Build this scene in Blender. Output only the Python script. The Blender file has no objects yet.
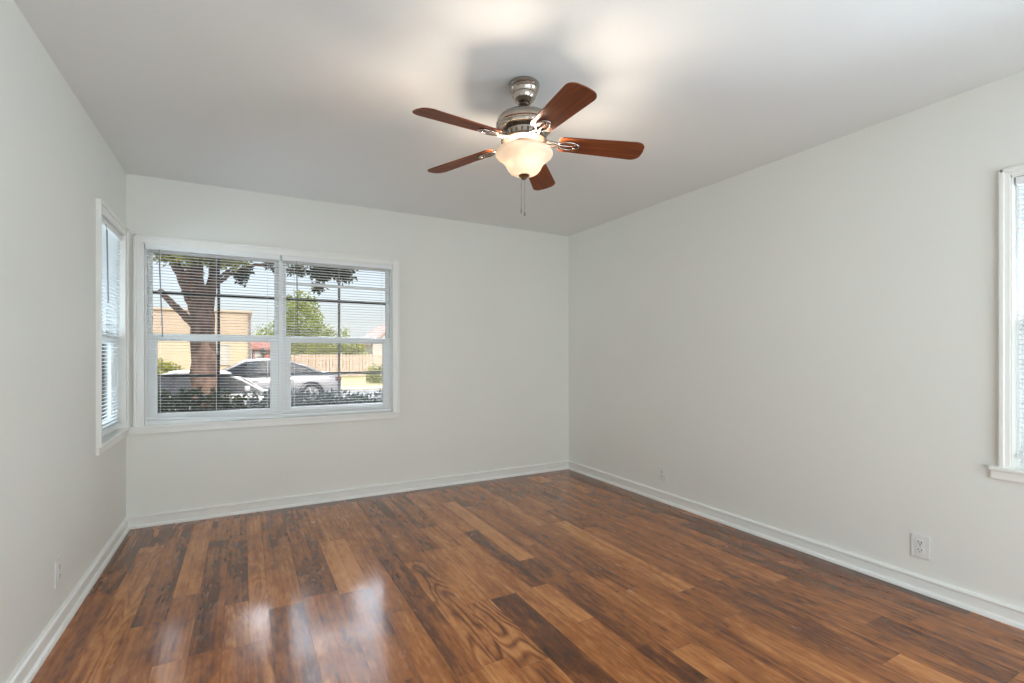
import bpy, bmesh, math, random
from mathutils import Vector, Matrix
PI = math.pi
S = bpy.context.scene
COL = S.collection

# ------------------------------------------------------------------ camera
CAM = Vector((0.708, 0.0, 1.197))
cam_d = bpy.data.cameras.new('camera')
cam_d.sensor_width = 36.0
cam_d.lens = 17.168
cam_d.shift_y = 0.0128
cam_d.clip_start = 0.02
cam = bpy.data.objects.new('camera', cam_d)
COL.objects.link(cam)
cam.location = CAM
cam.rotation_euler = (PI / 2, 0, -math.radians(28.78))
S.camera = cam

# ------------------------------------------------------------------ light
SKY_STRENGTH = 0.33
SUN_STRENGTH = 4.6
REAR_FILL = 69.0
RIGHT_WINDOW_LIGHT = 162.0
LEFT_WINDOW_LIGHT = 48.0
BULB_LIGHT = 8.0
S.view_settings.view_transform = 'Standard'
S.view_settings.look = 'None'
S.view_settings.gamma = 1.0
S.view_settings.use_curve_mapping = False
S.view_settings.exposure = 0.0
S.cycles.use_denoising = True
S.cycles.max_bounces = 14
S.cycles.diffuse_bounces = 8
S.cycles.glossy_bounces = 5
S.cycles.transparent_max_bounces = 24
S.cycles.transmission_bounces = 6
S.cycles.sample_clamp_indirect = 6.0
S.cycles.caustics_reflective = False
S.cycles.caustics_refractive = False

W = bpy.data.worlds.new('daylight_sky')
S.world = W
W.use_nodes = True
wn = W.node_tree.nodes
wl = W.node_tree.links
wn.clear()
wo = wn.new('ShaderNodeOutputWorld')
wb = wn.new('ShaderNodeBackground')
ws = wn.new('ShaderNodeTexSky')
ws.sky_type = 'NISHITA'
ws.sun_disc = False
ws.sun_elevation = math.radians(45)
ws.sun_rotation = math.radians(162)
ws.air_density = 1.0
ws.dust_density = 4.0
ws.ozone_density = 1.0
wb.inputs['Strength'].default_value = SKY_STRENGTH
whz = wn.new('ShaderNodeMix')                      # thin white haze over the blue
whz.data_type = 'RGBA'
whz.inputs[0].default_value = 0.62
whz.inputs[7].default_value = (2.95, 3.05, 3.15, 1)
wl.new(ws.outputs[0], whz.inputs[6])
# unseen bright sky patch, added to strengthen the window's reflection on the floor
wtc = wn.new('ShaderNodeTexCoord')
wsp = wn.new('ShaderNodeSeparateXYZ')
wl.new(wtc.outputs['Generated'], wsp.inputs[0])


def w_range(sock, a, b):
    r = wn.new('ShaderNodeMapRange')
    r.interpolation_type = 'SMOOTHSTEP'
    r.inputs['From Min'].default_value = a
    r.inputs['From Max'].default_value = b
    wl.new(sock, r.inputs['Value'])
    return r.outputs[0]


def w_mul(a, b):
    m = wn.new('ShaderNodeMath')
    m.operation = 'MULTIPLY'
    for i, v in enumerate((a, b)):
        if isinstance(v, float):
            m.inputs[i].default_value = v
        else:
            wl.new(v, m.inputs[i])
    return m.outputs[0]


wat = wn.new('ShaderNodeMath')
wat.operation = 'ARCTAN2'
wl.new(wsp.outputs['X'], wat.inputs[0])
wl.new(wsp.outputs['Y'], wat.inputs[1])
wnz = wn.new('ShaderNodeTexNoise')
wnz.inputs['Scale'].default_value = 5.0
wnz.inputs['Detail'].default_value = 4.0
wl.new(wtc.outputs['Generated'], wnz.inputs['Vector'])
sky_boost = w_mul(w_range(wsp.outputs['Z'], 0.20, 0.36), w_range(wsp.outputs['Z'], 0.78, 0.62))
sky_boost = w_mul(sky_boost, w_mul(w_range(wat.outputs[0], -0.42, -0.15), w_range(wat.outputs[0], 0.62, 0.34)))
sky_boost = w_mul(sky_boost, w_range(wnz.outputs[0], 0.15, 0.48))
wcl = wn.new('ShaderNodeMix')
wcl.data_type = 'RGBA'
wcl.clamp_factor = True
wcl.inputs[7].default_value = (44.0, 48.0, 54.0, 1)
wl.new(sky_boost, wcl.inputs[0])
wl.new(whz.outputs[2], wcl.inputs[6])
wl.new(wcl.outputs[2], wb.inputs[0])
wl.new(wb.outputs[0], wo.inputs[0])

sun_d = bpy.data.lights.new('sun', 'SUN')
sun_d.energy = SUN_STRENGTH
sun_d.angle = math.radians(0.6)
sun_d.color = (1.0, 0.93, 0.82)
sun = bpy.data.objects.new('sun', sun_d)
COL.objects.link(sun)
sun.location = (14, -20, 20)
sun.rotation_euler = Vector((-0.22, 0.68, -0.66)).to_track_quat('-Z', 'Y').to_euler()

# fill lamp added behind the camera, in an assumed opening of the front wall
dl = bpy.data.lights.new('rear_fill', 'AREA')
dl.shape = 'RECTANGLE'
dl.size, dl.size_y = 2.5, 1.75
dl.energy = REAR_FILL
dl.color = (0.78, 0.905, 1.0)
dlo = bpy.data.objects.new('rear_fill', dl)
COL.objects.link(dlo)
dlo.location = (2.0, -1.32, 0.95)
dlo.rotation_euler = (PI / 2 + 0.2, 0, 0)
# area lamps added outside the two side windows to stand for daylight
for nm, en, loc, rz, wd in (('right_window_daylight_fill', RIGHT_WINDOW_LIGHT, (4.25, 0.34, 0.95), PI / 2, 1.5), ('left_window_daylight_fill', LEFT_WINDOW_LIGHT, (-0.55, 3.80, 0.95), -PI / 2, 1.2)):
    ld = bpy.data.lights.new(nm, 'AREA')
    ld.shape = 'RECTANGLE'
    ld.size, ld.size_y = wd, 1.7
    ld.energy = en
    ld.color = (0.70, 0.86, 1.0)
    lo = bpy.data.objects.new(nm, ld)
    COL.objects.link(lo)
    lo.location = loc
    lo.rotation_euler = (PI / 2, 0, rz)

# ------------------------------------------------------------------ materials
MATS = {}


def nt(name):
    m = bpy.data.materials.new(name)
    m.use_nodes = True
    n = m.node_tree.nodes
    return m, n, m.node_tree.links, n['Principled BSDF']


def mat(name, col, rough=0.5, metal=0.0, var=0.0, scale=8.0, bump=0.0, bscale=80.0, coat=0.0, spec=0.5, stretch=(1, 1, 1)):
    """Plain procedural surface: noise-varied colour and a fine bump."""
    if name in MATS:
        return MATS[name]
    m, n, l, b = nt(name)
    b.inputs['Roughness'].default_value = rough
    b.inputs['Metallic'].default_value = metal
    b.inputs['Coat Weight'].default_value = coat
    b.inputs['Coat Roughness'].default_value = 0.08
    b.inputs['Specular IOR Level'].default_value = spec
    tc = n.new('ShaderNodeTexCoord')
    mp = n.new('ShaderNodeMapping')
    mp.inputs['Scale'].default_value = stretch
    l.new(tc.outputs['Object'], mp.inputs[0])
    nz = n.new('ShaderNodeTexNoise')
    nz.inputs['Scale'].default_value = scale
    nz.inputs['Detail'].default_value = 5
    l.new(mp.outputs[0], nz.inputs['Vector'])
    rp = n.new('ShaderNodeValToRGB')
    rp.color_ramp.elements[0].position = 0.3
    rp.color_ramp.elements[1].position = 0.7
    rp.color_ramp.elements[0].color = (*[max(0, c * (1 - var)) for c in col], 1)
    rp.color_ramp.elements[1].color = (*[min(1, c * (1 + var)) for c in col], 1)
    l.new(nz.outputs[0], rp.inputs[0])
    l.new(rp.outputs[0], b.inputs['Base Color'])
    if bump:
        n2 = n.new('ShaderNodeTexNoise')
        n2.inputs['Scale'].default_value = bscale
        n2.inputs['Detail'].default_value = 3
        l.new(mp.outputs[0], n2.inputs['Vector'])
        bp = n.new('ShaderNodeBump')
        bp.inputs['Strength'].default_value = bump
        bp.inputs['Distance'].default_value = 0.01
        l.new(n2.outputs[0], bp.inputs['Height'])
        l.new(bp.outputs[0], b.inputs['Normal'])
    MATS[name] = m
    return m


M_WALL = mat('wall_paint', (0.79, 0.795, 0.745), 0.55, var=0.012, scale=1.5, bump=0.06, bscale=140)
M_CEIL = mat('ceiling_paint', (0.785, 0.80, 0.79), 0.8, var=0.012, scale=1.2, bump=0.08, bscale=120)
M_TRIM = mat('trim_paint', (0.84, 0.84, 0.80), 0.32, var=0.01, scale=3)
M_SASH = mat('sash_paint', (0.83, 0.835, 0.82), 0.35, var=0.01, scale=4)
M_VINYL = mat('blind_vinyl', (0.80, 0.815, 0.815), 0.42, var=0.01, scale=6)
M_CORD = mat('blind_cord', (0.78, 0.78, 0.76), 0.8, var=0.03, scale=60)
M_WAND = mat('wand_plastic', (0.20, 0.21, 0.21), 0.25, var=0.05, scale=20)
M_GRILLE = mat('grille_bronze', (0.035, 0.03, 0.03), 0.55, var=0.1, scale=12)
M_PLATE = mat('outlet_plastic', (0.76, 0.76, 0.73), 0.35, var=0.01, scale=20)
M_SLOT = mat('outlet_slot', (0.03, 0.03, 0.03), 0.6, var=0.1, scale=40)
M_STEEL = mat('screw_steel', (0.6, 0.6, 0.58), 0.35, 1.0, var=0.05, scale=60)
M_NICKEL = mat('brushed_nickel', (0.44, 0.39, 0.34), 0.24, 1.0, var=0.10, scale=30, bump=0.05, bscale=60, stretch=(1, 1, 9))
M_PEWTER = mat('dark_pewter', (0.16, 0.12, 0.095), 0.35, 1.0, var=0.2, scale=30)
M_BRASSY = mat('bronze_finial', (0.30, 0.21, 0.12), 0.35, 1.0, var=0.15, scale=40)
M_CHAIN = mat('chain_metal', (0.30, 0.27, 0.23), 0.4, 0.8, var=0.1, scale=80)


def wood_blade():
    m, n, l, b = nt('blade_walnut')
    tc = n.new('ShaderNodeTexCoord')
    mp = n.new('ShaderNodeMapping')
    mp.inputs['Scale'].default_value = (3, 40, 40)
    l.new(tc.outputs['Object'], mp.inputs[0])
    nz = n.new('ShaderNodeTexNoise')
    nz.inputs['Scale'].default_value = 1.4
    nz.inputs['Detail'].default_value = 6
    nz.inputs['Distortion'].default_value = 0.6
    l.new(mp.outputs[0], nz.inputs['Vector'])
    rp = n.new('ShaderNodeValToRGB')
    rp.color_ramp.elements[0].position = 0.28
    rp.color_ramp.elements[0].color = (0.10, 0.022, 0.006, 1)
    rp.color_ramp.elements[1].position = 0.72
    rp.color_ramp.elements[1].color = (0.25, 0.066, 0.018, 1)
    l.new(nz.outputs[0], rp.inputs[0])
    l.new(rp.outputs[0], b.inputs['Base Color'])
    b.inputs['Roughness'].default_value = 0.5
    b.inputs['Specular IOR Level'].default_value = 0.25
    return m


M_BLADE = wood_blade()


def frosted():
    m, n, l, b = nt('frosted_lamp_glass')
    out = n['Material Output']
    tr = n.new('ShaderNodeBsdfTranslucent')
    df = n.new('ShaderNodeBsdfDiffuse')
    gl = n.new('ShaderNodeBsdfGlossy')
    gl.inputs['Roughness'].default_value = 0.18
    tc = n.new('ShaderNodeTexCoord')
    nz = n.new('ShaderNodeTexNoise')
    nz.inputs['Scale'].default_value = 14
    nz.inputs['Detail'].default_value = 5
    nz.inputs['Distortion'].default_value = 1.5
    l.new(tc.outputs['Object'], nz.inputs['Vector'])
    rp = n.new('ShaderNodeValToRGB')
    rp.color_ramp.elements[0].color = (0.42, 0.37, 0.32, 1)
    rp.color_ramp.elements[1].color = (0.60, 0.56, 0.50, 1)
    l.new(nz.outputs[0], rp.inputs[0])
    l.new(rp.outputs[0], tr.inputs[0])
    df.inputs[0].default_value = (0.80, 0.77, 0.72, 1)
    m1 = n.new('ShaderNodeMixShader')
    m1.inputs[0].default_value = 0.42
    l.new(tr.outputs[0], m1.inputs[1])
    l.new(df.outputs[0], m1.inputs[2])
    m2 = n.new('ShaderNodeMixShader')
    m2.inputs[0].default_value = 0.05
    l.new(m1.outputs[0], m2.inputs[1])
    l.new(gl.outputs[0], m2.inputs[2])
    l.new(m2.outputs[0], out.inputs[0])
    return m


M_FROST = frosted()


def pane_glass(name, tint):
    m, n, l, b = nt(name)
    out = n['Material Output']
    t = n.new('ShaderNodeBsdfTransparent')
    t.inputs[0].default_value = (*tint, 1)
    g = n.new('ShaderNodeBsdfGlossy')
    g.inputs['Roughness'].default_value = 0.02
    fr = n.new('ShaderNodeFresnel')
    fr.inputs[0].default_value = 1.25
    mx = n.new('ShaderNodeMixShader')
    l.new(fr.outputs[0], mx.inputs[0])
    l.new(t.outputs[0], mx.inputs[1])
    l.new(g.outputs[0], mx.inputs[2])
    l.new(mx.outputs[0], out.inputs[0])
    return m


M_PANE = pane_glass('window_pane_glass', (0.985, 0.99, 0.985))


def floor_mat():
    """Oak boards: tone, grain phase and figure come from each board's own random values."""
    m, n, l, b = nt('oak_floor')
    at = n.new('ShaderNodeAttribute')
    at.attribute_name = 'board'
    sp = n.new('ShaderNodeSeparateColor')
    l.new(at.outputs['Color'], sp.inputs[0])
    tc = n.new('ShaderNodeTexCoord')
    off = n.new('ShaderNodeCombineXYZ')
    mul = n.new('ShaderNodeMath')
    mul.operation = 'MULTIPLY'
    mul.inputs[1].default_value = 37.0
    l.new(sp.outputs[1], mul.inputs[0])
    l.new(mul.outputs[0], off.inputs[0])
    l.new(mul.outputs[0], off.inputs[1])
    l.new(mul.outputs[0], off.inputs[2])
    add = n.new('ShaderNodeVectorMath')
    add.operation = 'ADD'
    l.new(tc.outputs['Object'], add.inputs[0])
    l.new(off.outputs[0], add.inputs[1])

    def noise(scale3, s, d, dist=0.0):
        mp = n.new('ShaderNodeMapping')
        mp.inputs['Scale'].default_value = scale3
        l.new(add.outputs[0], mp.inputs[0])
        z = n.new('ShaderNodeTexNoise')
        z.inputs['Scale'].default_value = s
        z.inputs['Detail'].default_value = d
        z.inputs['Distortion'].default_value = dist
        l.new(mp.outputs[0], z.inputs['Vector'])
        return z, mp

    def mth(op, a, bb, clamp=False):
        x = n.new('ShaderNodeMath')
        x.operation = op
        x.use_clamp = clamp
        for i, v in enumerate((a, bb)):
            if isinstance(v, (int, float)):
                x.inputs[i].default_value = v
            else:
                l.new(v, x.inputs[i])
        return x.outputs[0]

    blot, _ = noise((9, 2.6, 1), 1.0, 5, 0.8)
    fine, _ = noise((70, 3.2, 1), 1.0, 3, 0.3)
    streak, _ = noise((22, 0.55, 1), 1.0, 3, 0.2)
    # cathedral figure: bands of a stretched, distorted noise
    cath, _ = noise((7.0, 1.3, 1), 1.0, 1.5, 0.35)
    ph = mth('MULTIPLY', cath.outputs[0], 75.0)
    sn = mth('SINE', ph, 0.0)
    fig = mth('MULTIPLY', mth('POWER', mth('ADD', mth('MULTIPLY', sn, 0.5), 0.5), 2.0), sp.outputs[2])
    tone = mth('ADD', sp.outputs[0], mth('MULTIPLY', mth('SUBTRACT', blot.outputs[0], 0.5), 0.62))
    tone = mth('ADD', tone, mth('MULTIPLY', mth('SUBTRACT', fine.outputs[0], 0.5), 0.42))
    fleck, _ = noise((55, 16, 1), 1.0, 4, 0.5)
    tone = mth('ADD', tone, mth('MULTIPLY', mth('SUBTRACT', fleck.outputs[0], 0.52), 0.42))
    tone = mth('ADD', tone, mth('MULTIPLY', mth('SUBTRACT', streak.outputs[0], 0.5), 0.55))
    tone = mth('SUBTRACT', tone, mth('MULTIPLY', fig, 0.34), True)
    rp = n.new('ShaderNodeValToRGB')
    cr = rp.color_ramp
    cr.elements[0].position = 0.0
    cr.elements[0].color = (0.055, 0.016, 0.004, 1)
    cr.elements[1].position = 1.0
    cr.elements[1].color = (0.72, 0.335, 0.115, 1)
    for p, c in ((0.25, (0.145, 0.042, 0.010, 1)), (0.5, (0.375, 0.124, 0.028, 1)), (0.75, (0.60, 0.245, 0.074, 1))):
        e = cr.elements.new(p)
        e.color = c
    l.new(tone, rp.inputs[0])
    l.new(rp.outputs[0], b.inputs['Base Color'])
    ro, _ = noise((14, 6, 1), 1.0, 5, 0.0)
    rough = mth('ADD', 0.16, mth('MULTIPLY', ro.outputs[0], 0.16))
    l.new(rough, b.inputs['Roughness'])
    b.inputs['Specular IOR Level'].default_value = 0.2
    b.inputs['Coat Weight'].default_value = 0.55
    b.inputs['Coat Roughness'].default_value = 0.11
    b.inputs['Coat IOR'].default_value = 1.5
    wav, _ = noise((6, 2.5, 1), 1.0, 2, 0.0)
    h = mth('ADD', mth('MULTIPLY', wav.outputs[0], 1.0), mth('MULTIPLY', fine.outputs[0], 0.10))
    bp = n.new('ShaderNodeBump')
    bp.inputs['Strength'].default_value = 0.10
    bp.inputs['Distance'].default_value = 0.012
    l.new(h, bp.inputs['Height'])
    l.new(bp.outputs[0], b.inputs['Normal'])
    l.new(bp.outputs[0], b.inputs['Coat Normal'])
    return m


M_FLOOR = floor_mat()
M_GAP = mat('board_gap', (0.02, 0.011, 0.006), 0.8, var=0.2)

# outdoor surfaces
M_STUCCO = mat('cream_stucco', (0.53, 0.445, 0.335), 0.9, var=0.04, scale=2, bump=0.3, bscale=60)
M_PEACH = mat('peach_stucco', (0.47, 0.37, 0.29), 0.9, var=0.06, scale=2, bump=0.3, bscale=60)
M_WHITEW = mat('white_siding', (0.465, 0.446, 0.434), 0.8, var=0.03, scale=3)
M_PINK = mat('pink_siding', (0.434, 0.298, 0.260), 0.85, var=0.05, scale=3)
M_BRICK = mat('red_brick', (0.36, 0.12, 0.085), 0.9, var=0.25, scale=12)
M_REDROOF = mat('red_roof', (0.33, 0.14, 0.11), 0.9, var=0.2, scale=8)
M_GREYROOF = mat('grey_shingle', (0.20, 0.16, 0.15), 0.9, var=0.2, scale=10)
M_WGLASS = mat('house_window_glass', (0.10, 0.12, 0.15), 0.12, var=0.1, scale=2)
M_BARK = mat('tree_bark', (0.165, 0.108, 0.09), 0.95, var=0.5, scale=14, bump=0.9, bscale=22, stretch=(1, 1, 0.35))
M_BRANCH = mat('far_branch', (0.10, 0.07, 0.05), 0.95, var=0.3, scale=6)
M_LEAF_OLIVE = mat('olive_leaf', (0.40, 0.41, 0.12), 0.6, var=0.45, scale=2.5)
M_LEAF_DARK = mat('dark_leaf', (0.045, 0.060, 0.030), 0.45, var=0.4, scale=3)
M_LEAF_DRY = mat('dry_leaf', (0.24, 0.13, 0.085), 0.8, var=0.4, scale=9)
M_LEAF_LIME = mat('sunny_leaf', (0.26, 0.30, 0.05), 0.6, var=0.5, scale=1.3)
M_LEAF_HEDGE = mat('hedge_leaf', (0.30, 0.31, 0.05), 0.6, var=0.45, scale=1.5)
M_LAWN = mat('lawn', (0.384, 0.347, 0.155), 0.95, var=0.2, scale=3, bump=0.5, bscale=30)
M_YARD = mat('yard_soil', (0.20, 0.17, 0.09), 0.95, var=0.3, scale=3, bump=0.4, bscale=20)
M_ASPHALT = mat('asphalt', (0.211, 0.211, 0.211), 0.9, var=0.1, scale=6)
M_CONCRETE = mat('concrete', (0.446, 0.422, 0.384), 0.9, var=0.06, scale=4)
M_FENCE = mat('fence_wood', (0.52, 0.41, 0.34), 0.9, var=0.2, scale=3, stretch=(6, 6, 0.6))
M_SILVER = mat('silver_car_paint', (0.310, 0.310, 0.341), 0.3, 0.35, var=0.01, coat=0.6)
M_WHITECAR = mat('pale_car_paint', (0.55, 0.55, 0.57), 0.3, 0.15, var=0.01, coat=0.6)
M_CARGLASS = mat('car_glass', (0.03, 0.035, 0.045), 0.06, var=0.05, scale=1)
M_TIRE = mat('tire_rubber', (0.02, 0.02, 0.02), 0.85, var=0.1)
M_RIM = mat('wheel_alloy', (0.55, 0.55, 0.56), 0.35, 0.8, var=0.03)
M_ARCH = mat('wheel_arch_black', (0.012, 0.012, 0.012), 0.9, var=0.1)
M_TAIL = mat('tail_lamp_red', (0.14, 0.025, 0.025), 0.25, var=0.05)
M_HEADL = mat('headlamp_clear', (0.6, 0.62, 0.65), 0.15, var=0.02)


for _k in ('olive_leaf', 'dark_leaf', 'sunny_leaf', 'hedge_leaf'):
    _t = MATS[_k].node_tree
    _o, _p = _t.nodes['Material Output'], _t.nodes['Principled BSDF']
    _x, _m = _t.nodes.new('ShaderNodeBsdfTranslucent'), _t.nodes.new('ShaderNodeMixShader')
    _m.inputs[0].default_value = 0.4
    _t.links.new(_p.inputs['Base Color'].links[0].from_socket, _x.inputs[0])
    _t.links.new(_p.outputs[0], _m.inputs[1])
    _t.links.new(_x.outputs[0], _m.inputs[2])
    _t.links.new(_m.outputs[0], _o.inputs[0])


# ------------------------------------------------------------------ mesh helpers
def obj(name, bm, m, parent=None, smooth=False, angle=None, loc=None):
    me = bpy.data.meshes.new(name)
    bmesh.ops.recalc_face_normals(bm, faces=bm.faces)
    bm.to_mesh(me)
    bm.free()
    for mm in (m if isinstance(m, (list, tuple)) else [m]):
        me.materials.append(mm)
    if smooth:
        me.shade_smooth()
        if angle:
            me.set_sharp_from_angle(angle=math.radians(angle))
    o = bpy.data.objects.new(name, me)
    COL.objects.link(o)
    if parent:
        o.parent = parent
    if loc is not None:
        o.location = loc
    return o


def tag(o, label=None, cat=None, group=None, kind=None):
    for k, v in (('label', label), ('category', cat), ('group', group), ('kind', kind)):
        if v:
            o[k] = v
    return o


def thing(name, label, cat, loc=(0, 0, 0), rz=0.0, group=None):
    o = bpy.data.objects.new(name, None)
    o.empty_display_size = 0.1
    COL.objects.link(o)
    o.location = loc
    o.rotation_euler = (0, 0, rz)
    return tag(o, label, cat, group)


def structure(name, bm, m, parent=None, **k):
    return tag(obj(name, bm, m, parent, **k), kind='structure')


def root(name, loc=(0, 0, 0), rz=0.0):
    o = bpy.data.objects.new(name, None)
    COL.objects.link(o)
    o.location = loc
    o.rotation_euler = (0, 0, rz)
    return tag(o, kind='structure')


def box(bm, x0, x1, y0, y1, z0, z1, bev=0.0, mi=0, M=None):
    r = bmesh.ops.create_cube(bm, size=1.0)
    vs = r['verts']
    bmesh.ops.scale(bm, vec=(x1 - x0, y1 - y0, z1 - z0), verts=vs)
    bmesh.ops.translate(bm, vec=((x0 + x1) / 2, (y0 + y1) / 2, (z0 + z1) / 2), verts=vs)
    fs = set(f for v in vs for f in v.link_faces)
    if bev > 0:
        es = list(set(e for v in vs for e in v.link_edges))
        g = bmesh.ops.bevel(bm, geom=es, offset=bev, segments=2, affect='EDGES', profile=0.6)
        fs = set(g['faces']) | set(f for f in fs if f.is_valid)
        vs = list(set(v for f in fs for v in f.verts))
        fs = set(f for v in vs for f in v.link_faces)
    for f in fs:
        f.material_index = mi
    if M is not None:
        bmesh.ops.transform(bm, matrix=M, verts=vs)
    return vs


def lathe(bm, prof, seg=48, M=None, caps=True):
    rings = []
    for r, z in prof:
        rings.append([bm.verts.new((r * math.cos(2 * PI * i / seg), r * math.sin(2 * PI * i / seg), z)) for i in range(seg)])
    for a, b in zip(rings, rings[1:]):
        for i in range(seg):
            bm.faces.new((a[i], a[(i + 1) % seg], b[(i + 1) % seg], b[i]))
    if caps:
        bm.faces.new(rings[0])
        bm.faces.new(rings[-1])
    if M is not None:
        bmesh.ops.transform(bm, matrix=M, verts=[v for r in rings for v in r])
    return rings


def tube(bm, pts, rad, seg=8, closed=False):
    pts = [Vector(p) for p in pts]
    n = len(pts)
    rads = rad if isinstance(rad, (list, tuple)) else [rad] * n
    rings = []
    up = None
    for i, p in enumerate(pts):
        a = pts[(i - 1) % n] if (closed or i > 0) else p
        b = pts[(i + 1) % n] if (closed or i < n - 1) else p
        t = (b - a).normalized()
        if up is None:
            up = Vector((0, 0, 1)) if abs(t.z) < 0.9 else Vector((1, 0, 0))
        u = t.cross(up)
        u.normalize()
        v = u.cross(t)
        up = v
        rings.append([bm.verts.new(p + (u * math.cos(2 * PI * k / seg) + v * math.sin(2 * PI * k / seg)) * rads[i]) for k in range(seg)])
    prs = list(zip(rings, rings[1:])) + ([(rings[-1], rings[0])] if closed else [])
    for a, b in prs:
        for k in range(seg):
            bm.faces.new((a[k], a[(k + 1) % seg], b[(k + 1) % seg], b[k]))
    if not closed:
        bm.faces.new(rings[0])
        bm.faces.new(rings[-1])
    return rings


def prism(bm, poly, axis, a0, a1, mi=0):
    """Extrude a 2-D outline along x, y or z."""
    def P(u, v, a):
        return {'x': (a, u, v), 'y': (u, a, v), 'z': (u, v, a)}[axis]
    A = [bm.verts.new(P(u, v, a0)) for u, v in poly]
    B = [bm.verts.new(P(u, v, a1)) for u, v in poly]
    n = len(poly)
    fs = [bm.faces.new(A), bm.faces.new(B)]
    for i in range(n):
        fs.append(bm.faces.new((A[i], A[(i + 1) % n], B[(i + 1) % n], B[i])))
    for f in fs:
        f.material_index = mi
    return A + B


def wall_panels(bm, a0, a1, z0, z1, t0, t1, axis, holes):
    """A wall slab with rectangular openings; axis = direction it runs along."""
    xs = sorted({a0, a1} | {h[0] for h in holes} | {h[1] for h in holes})
    for u0, u1 in zip(xs, xs[1:]):
        cuts = sorted([(h[2], h[3]) for h in holes if h[0] <= u0 + 1e-6 and h[1] >= u1 - 1e-6])
        z = z0
        spans = []
        for c0, c1 in cuts:
            if c0 > z:
                spans.append((z, c0))
            z = c1
        if z < z1:
            spans.append((z, z1))
        for s0, s1 in spans:
            if axis == 'x':
                box(bm, u0, u1, t0, t1, s0, s1)
            else:
                box(bm, t0, t1, u0, u1, s0, s1)
    bmesh.ops.remove_doubles(bm, verts=bm.verts, dist=1e-5)


# ------------------------------------------------------------------ room shell
RW, RD, RH, YB = 3.702, 4.213, 2.44, -1.25       # width, depth to back wall, height, wall behind the camera
WT = 0.14
OPB = (0.094, 1.845, 0.700, 1.975)               # opening of the pair of windows in the back wall
OPL = (3.475, 4.125, 0.700, 2.000)               # left wall
OPR = (-0.150, 0.835, 0.690, 1.990)              # right wall

bm = bmesh.new()
wall_panels(bm, -WT, RW + WT, -0.6, RH, RD, RD + WT, 'x', [OPB])
structure('wall_back', bm, M_WALL)
bm = bmesh.new()
wall_panels(bm, YB, RD, -0.6, RH, -WT, 0.0, 'y', [OPL])
structure('wall_left', bm, M_WALL)
bm = bmesh.new()
wall_panels(bm, YB, RD, -0.6, RH, RW, RW + WT, 'y', [OPR])
structure('wall_right', bm, M_WALL)
bm = bmesh.new()
wall_panels(bm, -WT, RW + WT, -0.6, RH, YB - WT, YB, 'x', [(0.7, 3.3, 0.0, 2.15)])
structure('wall_front', bm, M_WALL)
bm = bmesh.new()
box(bm, -WT, RW + WT, YB - WT, RD + WT, RH, RH + 0.15)
structure('ceiling', bm, M_CEIL)

# roof over the house: its eave shades the planting outside
bm = bmesh.new()
prism(bm, [(-9.0, 2.60), (4.85, 2.60), (4.85, 2.74), (-2.0, 5.0), (-9.0, 2.74)], 'x', -0.75, 9.0)
structure('roof', bm, M_GREYROOF)

# floor boards
rnd = random.Random(11)
bm = bmesh.new()
cl = bm.loops.layers.float_color.new('board')
G = 0.0006


def board(x0, x1, y0, y1, tone, fig):
    ph = rnd.random()
    f = bm.faces.new([bm.verts.new(p) for p in ((x0 + G, y0 + G, 0), (x1 - G, y0 + G, 0), (x1 - G, y1 - G, 0), (x0 + G, y1 - G, 0))])
    for lp in f.loops:
        lp[cl] = (tone, ph, fig, 1)


# boards seen clearly in the photograph: x of the row -> (y0, y1, tone, figure)
EDGES = [0.0, 0.144, 0.272, 0.40, 0.515, 0.629, 0.728, 0.812, 0.960, 1.128, 1.282, 1.400, 1.510, 1.630, 1.765, 1.905, 2.005, 2.107, 2.215,
         2.35, 2.48, 2.60, 2.745, 2.87, 3.01, 3.13, 3.27, 3.40, 3.52, 3.62, RW]
FIX = {1: [(2.2, 3.75, 0.62, 0.5)], 5: [(2.7, 3.2, 0.30, 0.1)], 6: [(2.3, 3.49, 0.60, 0.35)], 8: [(2.6, 3.36, 0.33, 0.1)],
       9: [(2.55, 3.31, 0.74, 0.15)], 12: [(1.7, 2.75, 0.62, 0.9)], 13: [(2.15, 2.86, 0.60, 0.05), (1.62, 2.15, 0.66, 1.0)],
       14: [(1.15, 2.142, 0.24, 0.1), (2.142, 2.84, 0.62, 0.0)], 15: [(1.2, 2.5, 0.60, 0.05)], 16: [(2.15, 3.04, 0.28, 0.1)],
       17: [(1.5, 2.46, 0.33, 0.15)], 19: [(1.9, 3.0, 0.40, 0.2)], 21: [(1.75, 2.9, 0.63, 0.2)], 28: [(1.0, 2.4, 0.32, 0.2)]}
YEND = RD - 0.115
for i, (x0, x1) in enumerate(zip(EDGES, EDGES[1:])):
    fx = sorted(FIX.get(i, []))
    y = YB - WT - rnd.uniform(0, 0.6)
    y_lim = [(a, b, t, g) for a, b, t, g in fx]
    while y < YEND:
        nxt = next((q for q in y_lim if q[0] >= y - 1e-4), None)
        if nxt and abs(nxt[0] - y) < 1e-4:
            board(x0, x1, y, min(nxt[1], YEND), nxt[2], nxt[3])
            y = nxt[1]
            continue
        e = y + rnd.choice((0.45, 0.7, 0.9, 1.1, 1.35)) * rnd.uniform(0.85, 1.15)
        if nxt and e > nxt[0] - 0.25:
            e = nxt[0]
        if e > YEND - 0.2:
            e = YEND
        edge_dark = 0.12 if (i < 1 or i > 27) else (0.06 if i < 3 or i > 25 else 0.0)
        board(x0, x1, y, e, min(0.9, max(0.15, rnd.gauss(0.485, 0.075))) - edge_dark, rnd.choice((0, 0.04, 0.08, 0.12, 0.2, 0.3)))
        y = e
x = 0.0
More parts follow.
